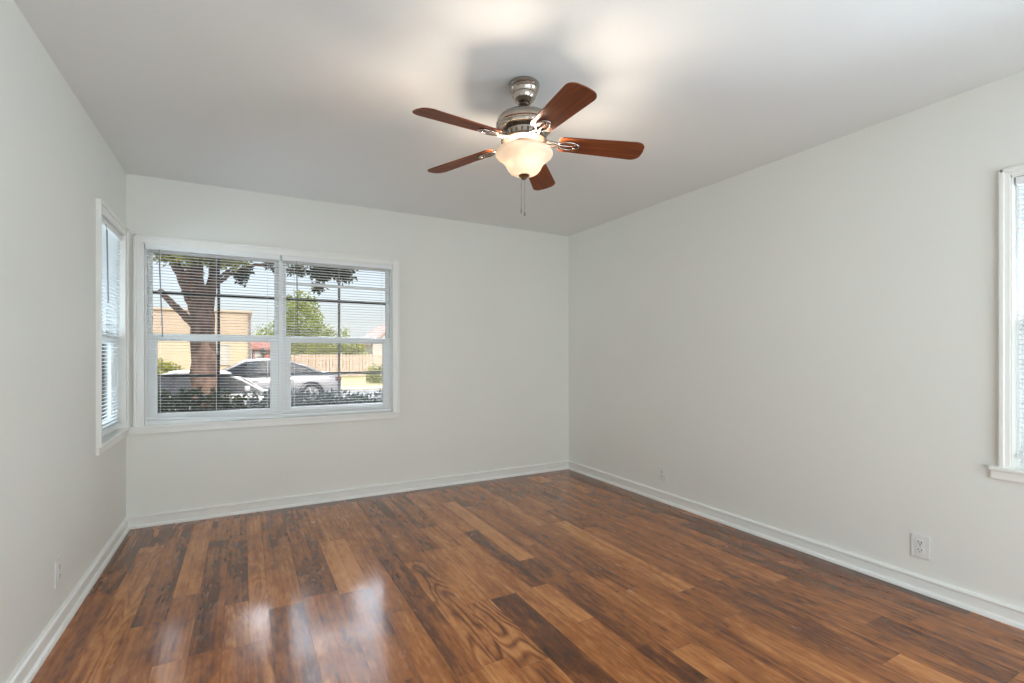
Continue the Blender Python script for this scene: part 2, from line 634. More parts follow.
while x < RW - 0.01:                                   # the border row laid along the back wall
    e = min(RW, x + rnd.uniform(0.7, 1.3))
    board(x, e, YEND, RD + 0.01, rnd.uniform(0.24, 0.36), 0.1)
    x = e
f = bm.faces.new([bm.verts.new(p) for p in ((-WT, YB - WT, -0.003), (RW + WT, YB - WT, -0.003), (RW + WT, RD + 0.05, -0.003), (-WT, RD + 0.05, -0.003))])
f.material_index = 1
box(bm, -WT, RW + WT, YB - WT, RD + WT, -0.25, -0.004, mi=1)
structure('floor', bm, [M_FLOOR, M_GAP])

# baseboards with cap bead and shoe moulding
BP = [(0, 0), (0.026, 0), (0.026, 0.006), (0.022, 0.016), (0.014, 0.020), (0.012, 0.022), (0.012, 0.060), (0.0085, 0.063), (0.0085, 0.066),
      (0.016, 0.068), (0.019, 0.073), (0.0175, 0.079), (0.010, 0.084), (0, 0.086)]
bm = bmesh.new()
prism(bm, [(RD - d, z) for d, z in BP], 'x', 0, RW)
structure('baseboard_back', bm, M_TRIM)
bm = bmesh.new()
prism(bm, [(d, z) for d, z in BP], 'y', YB, RD)
structure('baseboard_left', bm, M_TRIM)
bm = bmesh.new()
prism(bm, [(RW - d, z) for d, z in BP], 'y', YB, RD)
structure('baseboard_right', bm, M_TRIM)
bm = bmesh.new()
for x0, x1 in ((0, 0.62), (3.38, RW)):
    prism(bm, [(YB + d, z) for d, z in BP], 'x', x0, x1)
structure('baseboard_front', bm, M_TRIM)
bm = bmesh.new()
for x0, x1, z0, z1 in ((0.62, 0.70, 0, 2.23), (3.30, 3.38, 0, 2.23), (0.70, 3.30, 2.15, 2.23)):
    box(bm, x0, x1, YB - WT - 0.015, YB + 0.015, z0, z1, 0.003)
structure('trim_1', bm, M_TRIM)


# ------------------------------------------------------------------ windows
# every window is modelled in its own frame: u runs along the wall, v goes OUT of the room, z up
def placer(kind):
    if kind == 'back':
        return Matrix(((1, 0, 0, 0), (0, 1, 0, RD), (0, 0, 1, 0), (0, 0, 0, 1)))
    if kind == 'left':                                  # u = world y, out = -x
        return Matrix(((0, -1, 0, 0), (1, 0, 0, 0), (0, 0, 1, 0), (0, 0, 0, 1)))
    return Matrix(((0, 1, 0, RW), (1, 0, 0, 0), (0, 0, 1, 0), (0, 0, 0, 1)))


def frame_ring(bm, u0, u1, z0, z1, wl_, wr, wb, wt, v0, v1, M, bev=0.003):
    box(bm, u0, u0 + wl_, v0, v1, z0, z1, bev, M=M)
    box(bm, u1 - wr, u1, v0, v1, z0, z1, bev, M=M)
    box(bm, u0 + wl_, u1 - wr, v0, v1, z0, z0 + wb, bev, M=M)
    box(bm, u0 + wl_, u1 - wr, v0, v1, z1 - wt, z1, bev, M=M)


def double_hung(name, u0, u1, z0, z1, zm, M, grille=True, extra_rail=False):
    """A double-hung unit: jamb frame, two sashes each holding its pane, dark divider bars outside."""
    r = root(name)
    b = bmesh.new()
    frame_ring(b, u0, u1, z0, z1, 0.018, 0.018, 0.028, 0.018, 0.035, 0.125, M)
    obj('frame', b, M_SASH, r)
    lo0, lo1 = z0 + 0.026, zm + 0.022
    b = bmesh.new()
    frame_ring(b, u0 + 0.016, u1 - 0.016, lo0, lo1, 0.058, 0.058, 0.050, 0.050, 0.050, 0.078, M, 0.004)
    s = obj('lower_sash', b, M_SASH, r)
    b = bmesh.new()
    box(b, u0 + 0.07, u1 - 0.07, 0.062, 0.066, lo0 + 0.045, lo1 - 0.045, M=M)
    obj('pane', b, M_PANE, s)
    b = bmesh.new()
    box(b, (u0 + u1) / 2 - 0.03, (u0 + u1) / 2 + 0.03, 0.038, 0.05, lo1 - 0.012, lo1 + 0.006, 0.003, M=M)
    obj('sash_lock', b, M_SASH, s)
    up0, up1 = zm - 0.022, z1 - 0.016
    b = bmesh.new()
    frame_ring(b, u0 + 0.016, u1 - 0.016, up0, up1, 0.026, 0.026, 0.046, 0.034, 0.082, 0.110, M, 0.004)
    s2 = obj('upper_sash', b, M_SASH, r)
    b = bmesh.new()
    box(b, u0 + 0.04, u1 - 0.04, 0.094, 0.098, up0 + 0.04, up1 - 0.03, M=M)
    obj('pane', b, M_PANE, s2)
    if extra_rail:
        b = bmesh.new()
        box(b, u0 + 0.018, u1 - 0.018, 0.084, 0.094, 1.755, 1.778, 0.002, M=M)
        obj('vent_rail', b, M_SASH, r)
    if grille:
        b = bmesh.new()
        uc = (u0 + u1) / 2 + 0.012
        box(b, uc - 0.009, uc + 0.009, 0.116, 0.130, z0 + 0.02, z1 - 0.02, 0.002, M=M)
        for zz in (1.648, 1.040):
            box(b, u0 + 0.02, u1 - 0.02, 0.114, 0.128, zz - 0.011, zz + 0.011, 0.002, M=M)
        obj('divider_bars', b, M_GRILLE, r)
    return r


MB, ML, MR = placer('back'), placer('left'), placer('right')
UM = 0.9635
double_hung('window_1', OPB[0], UM, OPB[2], OPB[3], 1.322, MB)
double_hung('window_2', UM, OPB[1], OPB[2], OPB[3], 1.318, MB, extra_rail=True)
double_hung('window_3', OPL[0], OPL[1], OPL[2], OPL[3], 1.30, ML, grille=False)
double_hung('window_4', OPR[0], OPR[1], OPR[2], OPR[3], 1.33, MR, grille=False)


def casing(name, u0, u1, z0, z1, cw, M, sill_u0, sill_u1, sill_z):
    """Stepped wooden casing around an opening, lining boards, and the stool at the bottom."""
    b = bmesh.new()
    for (a0, a1, c0, c1) in ((u0 - cw, u0, z0, z1 + cw), (u1, u1 + cw, z0, z1 + cw), (u0, u1, z1, z1 + cw)):
        box(b, a0, a1, -0.014, 0.02, c0, c1, 0.003, M=M)
    e = 0.016                                             # raised outer back-band
    box(b, u0 - cw - 0.002, u0 - cw + e, -0.024, 0.0, z0, z1 + cw + 0.002, 0.004, M=M)
    box(b, u1 + cw - e, u1 + cw + 0.002, -0.024, 0.0, z0, z1 + cw + 0.002, 0.004, M=M)
    box(b, u0 - cw, u1 + cw, -0.024, 0.0, z1 + cw - e, z1 + cw + 0.002, 0.004, M=M)
    # lining of the reveal
    box(b, u0 - 0.004, u0 + 0.006, -0.010, 0.125, z0, z1, M=M)
    box(b, u1 - 0.006, u1 + 0.004, -0.010, 0.125, z0, z1, M=M)
    box(b, u0, u1, -0.010, 0.125, z1 - 0.006, z1 + 0.004, M=M)
    structure(name, b, M_TRIM)
    b = bmesh.new()
    box(b, sill_u0, sill_u1, -0.030, 0.05, sill_z - 0.018, sill_z, 0.006, M=M)
    box(b, sill_u0 + 0.004, sill_u1 - 0.004, -0.016, 0.02, sill_z - 0.058, sill_z - 0.018, 0.004, M=M)
    return b


structure('trim_3', casing('trim_2', OPB[0], OPB[1], OPB[2], OPB[3], 0.050, MB, 0.0, OPB[1] + 0.052, OPB[2] + 0.003), M_TRIM)
structure('trim_5', casing('trim_4', OPL[0], OPL[1], OPL[2], OPL[3], 0.048, ML, OPL[0] - 0.052, RD, OPL[2] + 0.003), M_TRIM)
structure('trim_7', casing('trim_6', OPR[0], OPR[1], OPR[2], OPR[3], 0.034, MR, OPR[0] - 0.07, OPR[1] + 0.070, OPR[2] + 0.003), M_TRIM)


# ------------------------------------------------------------------ mini blinds
def blind(label, u0, u1, ztop, zl, zr, M, tilt, cords, wand_u, wand_len, lean=0.0, group='white mini blinds in the windows', vc=0.022, wand_m=None):
    """u0..u1 along the wall, hanging from ztop; bottom rail at zl (left end) and zr (right end)."""
    base = M @ Vector(((u0 + u1) / 2, vc, ztop))
    r = thing('window_blind', label, 'blind', base, 0, group)
    MI = Matrix.Translation(-base) @ M
    b = bmesh.new()
    box(b, u0, u1, vc - 0.018, vc + 0.018, ztop - 0.034, ztop, 0.002, M=MI)
    obj('headrail', b, M_VINYL, r)
    # slats: shallow crowned strips with real thickness
    b = bmesh.new()
    pitch, hw = 0.0215, 0.0112
    n = int((ztop - 0.045 - min(zl, zr) - 0.02) / pitch)
    drop = (ztop - 0.05)
    for i in range(n + 1):
        f = i / n
        za = drop + (zl + 0.020 - drop) * f
        zb = drop + (zr + 0.020 - drop) * f
        za = drop + ((zl + zr) / 2 + 0.02 - drop) * f + (zl - zr) / 2 * max(0, f - 0.45) / 0.55
        zb = drop + ((zl + zr) / 2 + 0.02 - drop) * f - (zl - zr) / 2 * max(0, f - 0.45) / 0.55
        rows = []
        for (uu, zz) in ((u0 + 0.004, za), (u1 - 0.004, zb)):
            ring = []
            for side in (1, -1):
                ks = range(-2, 3) if side == 1 else range(2, -3, -1)
                for k in ks:
                    s = k / 2.0
                    dv = s * hw
                    dz = 0.0012 * (1 - s * s) + side * 0.0002
                    v_ = vc + dv * math.cos(tilt) - dz * math.sin(tilt)
                    z_ = zz + dv * math.sin(tilt) + dz * math.cos(tilt)
                    ring.append(b.verts.new(MI @ Vector((uu, v_, z_))))
            rows.append(ring)
        A, B = rows
        m_ = len(A)
        for k in range(m_):
            b.faces.new((A[k], A[(k + 1) % m_], B[(k + 1) % m_], B[k]))
        b.faces.new(A)
        b.faces.new(B)
    obj('slats', b, M_VINYL, r)
    b = bmesh.new()
    vs = box(b, u0 + 0.002, u1 - 0.002, vc - 0.012, vc + 0.012, -0.008, 0.008, 0.002)
    for v in vs:
        t = (v.co.x - u0) / (u1 - u0)
        v.co.z += zl + (zr - zl) * t
    bmesh.ops.transform(b, matrix=MI, verts=b.verts)
    obj('bottom_rail', b, M_VINYL, r)
    for cu in cords:
        b = bmesh.new()
        t = (cu - u0) / (u1 - u0)
        ze = zl + (zr - zl) * t
        for dv in (-0.0132, 0.0132):
            tube(b, [MI @ Vector((cu, vc + dv, ztop - 0.03)), MI @ Vector((cu, vc + dv, ze))], 0.0007, 5)
        obj('ladder_cord', b, M_CORD, r)
    b = bmesh.new()
    w0 = Vector((wand_u, vc - 0.022, ztop - 0.030))
    tube(b, [MI @ w0, MI @ (w0 + Vector((0, -0.004, -0.03)))], 0.0015, 6)
    tube(b, [MI @ (w0 + Vector((0, -0.004, -0.03))), MI @ (w0 + Vector((lean, -0.010, -wand_len)))], 0.0040, 6)
    obj('tilt_wand', b, wand_m or M_WAND, r)
    return r


blind('white mini blind over the tree-trunk half of the back window', 0.103, 0.957, 1.970, 0.752, 0.708, MB, math.radians(-4.5),
      (0.19, 0.53, 0.87), 0.185, 0.62, 0.022)
blind('white mini blind over the green-tree half of the back window', 0.970, 1.836, 1.970, 0.722, 0.722, MB, math.radians(-4.5),
      (1.06, 1.40, 1.75), 1.075, 0.60, 0.010)
blind('white mini blind on the narrow left wall window', 3.485, 4.115, 1.990, 0.745, 0.745, ML, math.radians(-12),
      (3.60, 4.00), 3.655, 0.46, 0.0)
blind('white mini blind cut off by the right edge of the photo', -0.140, 0.822, 1.982, 0.745, 0.745, MR, math.radians(-14),
      (0.0, 0.34, 0.70), -0.05, 0.5, 0.0)


# ------------------------------------------------------------------ ceiling fan
FX, FY = 1.837, 1.940
fan = thing('ceiling_fan', 'brushed nickel ceiling fan with five walnut blades and lit bowl lamp', 'ceiling fan', (FX, FY, RH))
Z = lambda z: z - RH                                       # local height
b = bmesh.new()
lathe(b, [(0.040, Z(2.44)), (0.067, Z(2.44)), (0.070, Z(2.436)), (0.070, Z(2.424)), (0.067, Z(2.421)), (0.064, Z(2.419)), (0.066, Z(2.416)), (0.066, Z(2.409)), (0.062, Z(2.405)),
          (0.058, Z(2.390)), (0.055, Z(2.388)), (0.053, Z(2.376)), (0.047, Z(2.366)), (0.044, Z(2.365)), (0.037, Z(2.356)), (0.028, Z(2.352)), (0.014, Z(2.351))])
obj('canopy', b, M_NICKEL, fan, True, 40)
b = bmesh.new()
lathe(b, [(0.022, Z(2.352)), (0.026, Z(2.345)), (0.022, Z(2.338)), (0.013, Z(2.334)), (0.012, Z(2.318)), (0.012, Z(2.300)), (0.024, Z(2.296)), (0.024, Z(2.286))], 24)
obj('downrod', b, M_PEWTER, fan, True, 40)
b = bmesh.new()
lathe(b, [(0.020, Z(2.306)), (0.050, Z(2.303)), (0.088, Z(2.296)), (0.112, Z(2.284)), (0.124, Z(2.268)), (0.128, Z(2.256)), (0.128, Z(2.246)), (0.124, Z(2.242)),
          (0.124, Z(2.236)), (0.127, Z(2.232)), (0.124, Z(2.224)), (0.110, Z(2.218)), (0.086, Z(2.216))])
mot = obj('motor_housing', b, M_NICKEL, fan, True, 35)
b = bmesh.new()
lathe(b, [(0.086, Z(2.218)), (0.084, Z(2.214)), (0.084, Z(2.186)), (0.088, Z(2.182))], 48)
band = obj('vent_band', b, M_NICKEL, fan, True, 40)
b = bmesh.new()
for k in range(20):
    a = 2 * PI * k / 20
    box(b, 0.080, 0.0855, -0.004, 0.004, Z(2.208), Z(2.192), 0.001, M=Matrix.Rotation(a, 4, 'Z'))
obj('vent_slots', b, M_PEWTER, band)
b = bmesh.new()
lathe(b, [(0.080, Z(2.184)), (0.100, Z(2.182)), (0.106, Z(2.177)), (0.106, Z(2.171)), (0.098, Z(2.166)), (0.070, Z(2.164)), (0.045, Z(2.163))])
obj('flywheel', b, M_PEWTER, fan, True, 35)
b = bmesh.new()
lathe(b, [(0.040, Z(2.165)), (0.052, Z(2.160)), (0.048, Z(2.150)), (0.052, Z(2.140)), (0.048, Z(2.128)), (0.020, Z(2.126))])
obj('light_fitter', b, M_PEWTER, fan, True, 35)
# lamp bowl: an open flared shell of frosted glass
outer = [(0.020, 2.020), (0.045, 2.023), (0.064, 2.033), (0.077, 2.048), (0.085, 2.065), (0.095, 2.080), (0.112, 2.093), (0.127, 2.105), (0.132, 2.116), (0.131, 2.124), (0.125, 2.131)]
inner = [(max(0.006, r - 0.004), z + 0.003) for r, z in reversed(outer)]
inner[0] = (0.121, 2.131)
b = bmesh.new()
prof = [(r, Z(z)) for r, z in outer + inner]
rr = lathe(b, prof, 64, caps=False)
b.faces.new(rr[-1])
b.faces.new(rr[0])
obj('lamp_bowl', b, M_FROST, fan, True, 60)
b = bmesh.new()
lathe(b, [(0.004, Z(2.026)), (0.024, Z(2.024)), (0.026, Z(2.018)), (0.020, Z(2.013)), (0.013, Z(2.010)), (0.013, Z(2.006)), (0.008, Z(2.001)), (0.003, Z(1.999))], 24)
obj('finial', b, M_BRASSY, fan, True, 40)
for (dx, dy, zt, ze) in ((-0.0115, 0.006, 2.012, 1.862), (0.003, -0.002, 2.004, 1.848)):
    b = bmesh.new()
    n = int((zt - ze) / 0.0042)
    for k in range(n):
        bmesh.ops.create_icosphere(b, subdivisions=1, radius=0.0018, matrix=Matrix.Translation((dx, dy, Z(zt - k * 0.0042))))
    ch = obj('pull_chain', b, M_CHAIN, fan, True)
    b = bmesh.new()
    lathe(b, [(0.0012, 0.006), (0.0032, 0.003), (0.0042, -0.006), (0.0034, -0.013), (0.001, -0.016)], 12, M=Matrix.Translation((dx, dy, Z(ze))))
    obj('chain_fob', b, M_CHAIN, ch, True)

BLADE_Z = 2.179
TILT = math.radians(12)


def blade_bm():
    """Blade along +x from r=.165 to .56; rounded corners, slight widening outward."""
    b = bmesh.new()
    r0, r1, w0, w1 = 0.160, 0.556, 0.050, 0.064
    pts = []
    def corner(cx, cy, rad, a0, a1, n=6):
        for k in range(n + 1):
            a = math.radians(a0 + (a1 - a0) * k / n)
            pts.append((cx + rad * math.cos(a), cy + rad * math.sin(a)))
    corner(r1 - 0.042, w1 - 0.042, 0.042, 90, 14)
    pts.append((r1 + 0.001, 0))
    corner(r1 - 0.042, -w1 + 0.042, 0.042, -14, -90)
    corner(r0 + 0.022, -w0 + 0.022, 0.022, -90, -180, 4)
    corner(r0 + 0.022, w0 - 0.022, 0.022, 180, 90, 4)
    prism(b, pts, 'z', -0.0025, 0.0025)
    bmesh.ops.bevel(b, geom=[e for e in b.edges if abs(e.verts[0].co.z - e.verts[1].co.z) < 1e-6], offset=0.0012, segments=1, affect='EDGES')
    return b


def bracket_bm():
    """Cast iron: S-shaped arm from the flywheel, ending in an open oval plate under the blade root."""
    b = bmesh.new()
    ov = []
    for k in range(28):
        a = 2 * PI * k / 28
        ov.append((0.205 + 0.048 * math.cos(a), 0.026 * math.sin(a), -0.0065))
    tube(b, ov, 0.0055, 8, True)
    tube(b, [(0.225, 0, -0.006), (0.19, 0, -0.007), (0.160, 0, -0.006)], [0.004, 0.006, 0.008], 8)
    for s in (-1, 1):
        tube(b, [(0.160, s * 0.004, -0.006), (0.142, s * 0.010, -0.005), (0.124, s * 0.012, -0.003), (0.108, s * 0.011, -0.001), (0.092, s * 0.010, 0.000)], [0.006, 0.007, 0.007, 0.007, 0.007], 8)
    box(b, 0.084, 0.110, -0.020, 0.020, -0.004, 0.004, 0.002)
    for sx, sy in ((0.18, 0.0), (0.235, 0.012), (0.235, -0.012)):
        lathe(b, [(0.001, -0.012), (0.005, -0.0105), (0.006, -0.008), (0.006, -0.003)], 10, M=Matrix.Translation((sx, sy, 0)))
    return b


first = None
for k in range(5):
    a = math.radians(-24.8 + 72 * k)
    if first is None:
        bl = obj('blade', blade_bm(), M_BLADE, fan)
        br = obj('blade_bracket', bracket_bm(), M_NICKEL, bl, True, 50)
        first = (bl, br)
    else:
        bl = first[0].copy()
        COL.objects.link(bl)
        br = first[1].copy()
        COL.objects.link(br)
        bl.parent = fan
        br.parent = bl
    bl.matrix_local = Matrix.Translation((0, 0, Z(BLADE_Z))) @ Matrix.Rotation(a, 4, 'Z') @ Matrix.Rotation(math.radians(3.6), 4, 'Y') @ Matrix.Rotation(-TILT, 4, 'X')
    br.matrix_local = Matrix.Identity(4)
# three warm bulbs inside the bowl
for k in range(3):
    a = 2 * PI * k / 3 + 0.6
    ld = bpy.data.lights.new('bulb_light', 'POINT')
    ld.energy = BULB_LIGHT
    ld.color = (1.0, 0.83, 0.66)
    ld.shadow_soft_size = 0.022
    lo = bpy.data.objects.new('bulb_light', ld)
    COL.objects.link(lo)
    lo.parent = fan
    lo.location = (0.040 * math.cos(a), 0.040 * math.sin(a), Z(2.092))


# ------------------------------------------------------------------ outlets
def outlet(label, loc, rz, first=[None]):
    if first[0] is None:
        r = thing('wall_outlet', label, 'outlet', loc, rz, 'duplex outlets low on the walls')
        b = bmesh.new()
        box(b, -0.040, 0.040, 0.0, 0.006, -0.058, 0.058, 0.004)
        obj('cover_plate', b, M_PLATE, r)
        for s in (-1, 1):
            b = bmesh.new()
            pts = [(0.0165 * math.copysign(min(1, abs(math.cos(t)) * 1.25), math.cos(t)), s * 0.0195 + 0.0145 * math.sin(t)) for t in [2 * PI * k / 24 for k in range(24)]]
            prism(b, pts, 'y', 0.004, 0.0085)
            rc = obj('receptacle', b, M_PLATE, r)
            b = bmesh.new()
            box(b, -0.0085, -0.0055, 0.0083, 0.0088, s * 0.0195 - 0.001, s * 0.0195 + 0.0075)
            box(b, 0.0055, 0.0085, 0.0083, 0.0088, s * 0.0195 - 0.001, s * 0.0195 + 0.0075)
            lathe(b, [(0.003, 0.0083), (0.003, 0.0088)], 12, M=Matrix.Translation((0, 0, s * 0.0195 - 0.007)) @ Matrix.Rotation(-PI / 2, 4, 'X'))
            obj('slots', b, M_SLOT, rc)
        b = bmesh.new()
        lathe(b, [(0.003, 0.0055), (0.003, 0.0075)], 12, M=Matrix.Rotation(-PI / 2, 4, 'X'))
        obj('screw', b, M_STEEL, r)
        first[0] = r
        return r
    src = first[0]
    r = src.copy()
    COL.objects.link(r)
    r.location = loc
    r.rotation_euler = (0, 0, rz)
    r['label'] = label
    for c in src.children:
        cc = c.copy()
        COL.objects.link(cc)
        cc.parent = r
        for g in c.children:
            gg = g.copy()
            COL.objects.link(gg)
            gg.parent = cc
    return r


outlet('white duplex outlet on the right wall, nearest the right edge window', (RW, 1.167, 0.230), PI / 2)
outlet('white outlet on the right wall, near the far room corner', (RW, 2.897, 0.226), PI / 2)
outlet('white outlet low on the left wall', (0.0, 2.800, 0.258), -PI / 2)

# ------------------------------------------------------------------ outdoors: ground
GZ = -0.55
bm = bmesh.new()
box(bm, -45, 45, -12, 11.4, GZ - 0.3, GZ)
structure('ground', bm, M_YARD)
bm = bmesh.new()
box(bm, -45, 45, 11.4, 12.7, GZ - 0.3, GZ + 0.01, 0.01)
structure('sidewalk', bm, M_CONCRETE)
bm = bmesh.new()
prism(bm, [(12.7, -0.70), (19.6, -0.20), (19.6, -0.9), (12.7, -0.9)], 'x', -45, 45)
structure('road', bm, M_ASPHALT)
bm = bmesh.new()
prism(bm, [(19.6, -0.12), (23.2, -0.30), (23.2, -0.9), (19.6, -0.9)], 'x', -45, 45)
structure('sidewalk', bm, M_CONCRETE)
bm = bmesh.new()
prism(bm, [(23.2, -0.29), (36, -0.45), (90, -0.45), (90, -0.9), (23.2, -0.9)], 'x', -60, 70)
structure('lawn', bm, M_LAWN)


# ------------------------------------------------------------------ plants
def leaf(bm, p, d, nrm, ln, wd):
    """A folded leaf with two halves meeting at a raised midrib."""
    d = d.normalized()
    s = d.cross(nrm)
    if s.length < 1e-4:
        s = d.orthogonal()
    s.normalize()
    n2 = s.cross(d)
    a = bm.verts.new(p)
    m1 = bm.verts.new(p + d * ln * 0.5 + s * wd * 0.5 + n2 * wd * 0.18)
    m2 = bm.verts.new(p + d * ln * 0.5 - s * wd * 0.5 + n2 * wd * 0.18)
    e = bm.verts.new(p + d * ln)
    bm.faces.new((a, m1, e))
    bm.faces.new((a, e, m2))


def rvec(r):
    while True:
        v = Vector((r.uniform(-1, 1), r.uniform(-1, 1), r.uniform(-1, 1)))
        if 0.05 < v.length < 1:
            return v.normalized()


def leaf_cloud(bm, r, blobs, n, ln, wd, shell=0.55):
    """Leaves spread through ellipsoids (centre, radii)."""
    tot = sum(b[1][0] * b[1][1] * b[1][2] for b in blobs) or 1
    for c, rad in blobs:
        k = max(6, int(n * rad[0] * rad[1] * rad[2] / tot))
        for _ in range(k):
            v = rvec(r) * (shell + (1 - shell) * r.random() ** 0.7)
            p = Vector(c) + Vector((v.x * rad[0], v.y * rad[1], v.z * rad[2]))
            f = r.uniform(0.7, 1.3)
            leaf(bm, p, rvec(r) + Vector((0, 0, -0.2)), rvec(r), ln * f, wd * f)


# street tree with a thick forked trunk
TX, TY = 0.145, 9.44
tree = thing('street_tree', 'thick forked tree trunk growing outside the back window', 'tree', (TX, TY, GZ))
H = lambda z: z - GZ
b = bmesh.new()
rt = random.Random(5)
def limb(pts, rads, seg=14):
    P, R = [], []
    for i in range(len(pts) - 1):
        for k in range(4):
            t = k / 4
            P.append(Vector(pts[i]).lerp(Vector(pts[i + 1]), t) + Vector((rt.uniform(-1, 1), rt.uniform(-1, 1), 0)) * 0.012)
            R.append((rads[i] * (1 - t) + rads[i + 1] * t) * rt.uniform(0.96, 1.05))
    P.append(Vector(pts[-1]))
    R.append(rads[-1])
    tube(b, P, R, seg)
limb([(0.00, 0, -0.05), (0.00, 0, 0.25), (0.0, 0, 0.9), (0.0, 0, 1.45), (-0.015, 0, 2.15), (-0.03, 0, 2.60), (-0.05, 0, 2.85)], [0.33, 0.24, 0.205, 0.20, 0.172, 0.178, 0.15])
limb([(-0.07, 0, 2.35), (-0.19, 0.02, 2.66), (-0.33, 0.04, 3.05), (-0.47, 0.05, 3.38), (-0.75, 0.1, 4.4), (-1.1, 0.2, 6.6)], [0.10, 0.085, 0.075, 0.065, 0.055, 0.03])
limb([(-0.06, 0, 2.45), (-0.10, -0.03, 2.75), (-0.11, -0.08, 3.25), (0.02, -0.1, 4.6), (-0.1, 0.1, 7.2)], [0.12, 0.105, 0.09, 0.075, 0.03])
limb([(0.02, 0, 2.4), (0.05, 0.02, 2.68), (0.125, 0.05, 3.05), (0.15, 0.1, 3.4), (0.3, 0.12, 4.5), (0.8, 0.3, 6.8)], [0.10, 0.095, 0.075, 0.07, 0.055, 0.03])
limb([(0.10, 0.02, 2.80), (0.19, 0.0, 2.93), (0.36, -0.05, 3.09), (0.74, -0.4, 3.22), (1.25, -1.3, 3.15), (1.7, -1.9, 3.0)], [0.05, 0.036, 0.03, 0.024, 0.018, 0.008])
limb([(0.12, 0.02, 2.95), (0.18, 0.0, 3.02), (0.34, 0.03, 3.16), (0.6, 0.1, 3.4)], [0.035, 0.026, 0.022, 0.014])
limb([(-0.07, 0, 2.12), (-0.16, -0.01, 2.24), (-0.31, -0.03, 2.42), (-0.45, -0.05, 2.58), (-0.60, -0.08, 2.77)], [0.08, 0.066, 0.056, 0.048, 0.034])
bmesh.ops.remove_doubles(b, verts=b.verts, dist=1e-4)
obj('trunk', b, M_BARK, tree, True)
b = bmesh.new()
rl = random.Random(8)
leaf_cloud(b, rl, [((-0.42, 0, 3.46), (0.40, 0.4, 0.30)), ((0.0, -0.25, 3.46), (0.5, 0.4, 0.31)), ((0.38, -0.2, 3.42), (0.34, 0.4, 0.28))], 2900, 0.10, 0.045, 0.2)
leaf_cloud(b, rl, [((-0.3, 0.2, 7.3), (2.3, 2.3, 1.0)), ((0.1, 0.2, 8.2), (1.6, 1.6, 0.9)), ((0.45, -1.55, 4.15), (0.75, 0.95, 0.42)), ((0.1, -0.6, 4.0), (0.6, 0.7, 0.35))], 9000, 0.30, 0.16, 0.1)
obj('crown', b, M_LEAF_OLIVE, tree)
b = bmesh.new()
leaf_cloud(b, rl, [((-0.19, -0.08, 2.90), (0.12, 0.12, 0.27)), ((-0.12, -0.12, 3.1), (0.10, 0.1, 0.2))], 420, 0.075, 0.05, 0.3)
obj('dry_leaves', b, M_LEAF_DRY, tree)
b = bmesh.new()
leaf_cloud(b, rl, [((0.52, -0.12, 3.05), (0.11, 0.15, 0.13)), ((0.60, -0.2, 3.14), (0.10, 0.15, 0.08)), ((0.93, -0.7, 3.16), (0.10, 0.14, 0.05)), ((1.25, -1.5, 3.02), (0.14, 0.2, 0.08)), ((1.55, -1.9, 2.94), (0.20, 0.25, 0.10)),
                   ((1.83, -2.05, 2.91), (0.16, 0.2, 0.12)), ((1.50, -1.95, 2.72), (0.11, 0.12, 0.08)), ((1.7, -2.0, 3.1), (0.4, 0.4, 0.12))], 2400, 0.085, 0.04, 0.15)
obj('hanging_spray', b, M_LEAF_DARK, tree)

# low hedge close to the house, seen in silhouette along the bottom of the panes
hedge = thing('window_hedge', 'dark leafy hedge just outside the back window', 'hedge', (1.0, 5.75, GZ))
b = bmesh.new()
b2 = bmesh.new()
rh = random.Random(21)
for k in range(300):
    px = rh.uniform(-1.55, 1.75)
    py = rh.uniform(-0.22, 0.25)
    top = 1.315 + rh.uniform(-0.09, 0.07) - 0.10 * (px + 1.0) / 2.0
    lean = Vector((rh.uniform(-0.08, 0.08), rh.uniform(-0.06, 0.06), 0))
    tube(b2, [(px, py, 0), (px + lean.x * 0.5, py, top * 0.6), (px + lean.x, py + lean.y, top)], [0.006, 0.005, 0.002], 5)
    for q in range(36):
        t = rh.uniform(0.74, 1.02)
        p = Vector((px + lean.x * t, py + lean.y * t, top * t))
        d = Vector((rh.uniform(-1, 1), rh.uniform(-1, 1), rh.uniform(0.0, 1.1)))
        leaf(b, p, d, rvec(rh), rh.uniform(0.05, 0.085), rh.uniform(0.022, 0.034))
obj('foliage', b, M_LEAF_DARK, hedge)
obj('stems', b2, M_BRANCH, hedge)


def far_tree(name, label, cat, loc, blobs, n, ln, m, trunk=None, seed=1):
    t = thing(name, label, cat, loc)
    bb = bmesh.new()
    leaf_cloud(bb, random.Random(seed), blobs, n, ln, ln * 0.6, 0.35)
    obj('foliage', bb, m, t)
    if trunk:
        bb = bmesh.new()
        tube(bb, trunk[0], trunk[1], 8)
        obj('trunk', bb, M_BRANCH, t, True)
    return t


far_tree('broad_tree', 'sunny yellow-green tree beyond the fence across the street', 'tree', (4.9, 45.0, -0.45),
         [((0, 0, 4.6), (1.9, 1.8, 2.5)), ((-1.2, 0, 3.0), (1.6, 1.6, 1.6)), ((-2.6, 0, 2.5), (1.2, 1.3, 1.6)), ((1.4, 0, 3.0), (1.7, 1.6, 1.5)), ((0, 0, 2.2), (2.9, 1.8, 1.5)), ((3.6, 0.3, 3.2), (0.7, 0.7, 1.0))], 9000, 0.24, M_LEAF_LIME,
         ([(0, 0, 0), (0, 0, 2.5), (0.1, 0, 4.5)], [0.25, 0.2, 0.1]), 3)
far_tree('tall_hedge', 'green clipped hedge rising just behind the wooden fence', 'hedge', (6.2, 39.6, -0.45),
         [((-2.4 + 1.15 * k, 0, 1.5), (0.95, 0.7, 1.35)) for k in range(5)], 6500, 0.20, M_LEAF_HEDGE, None, 4)
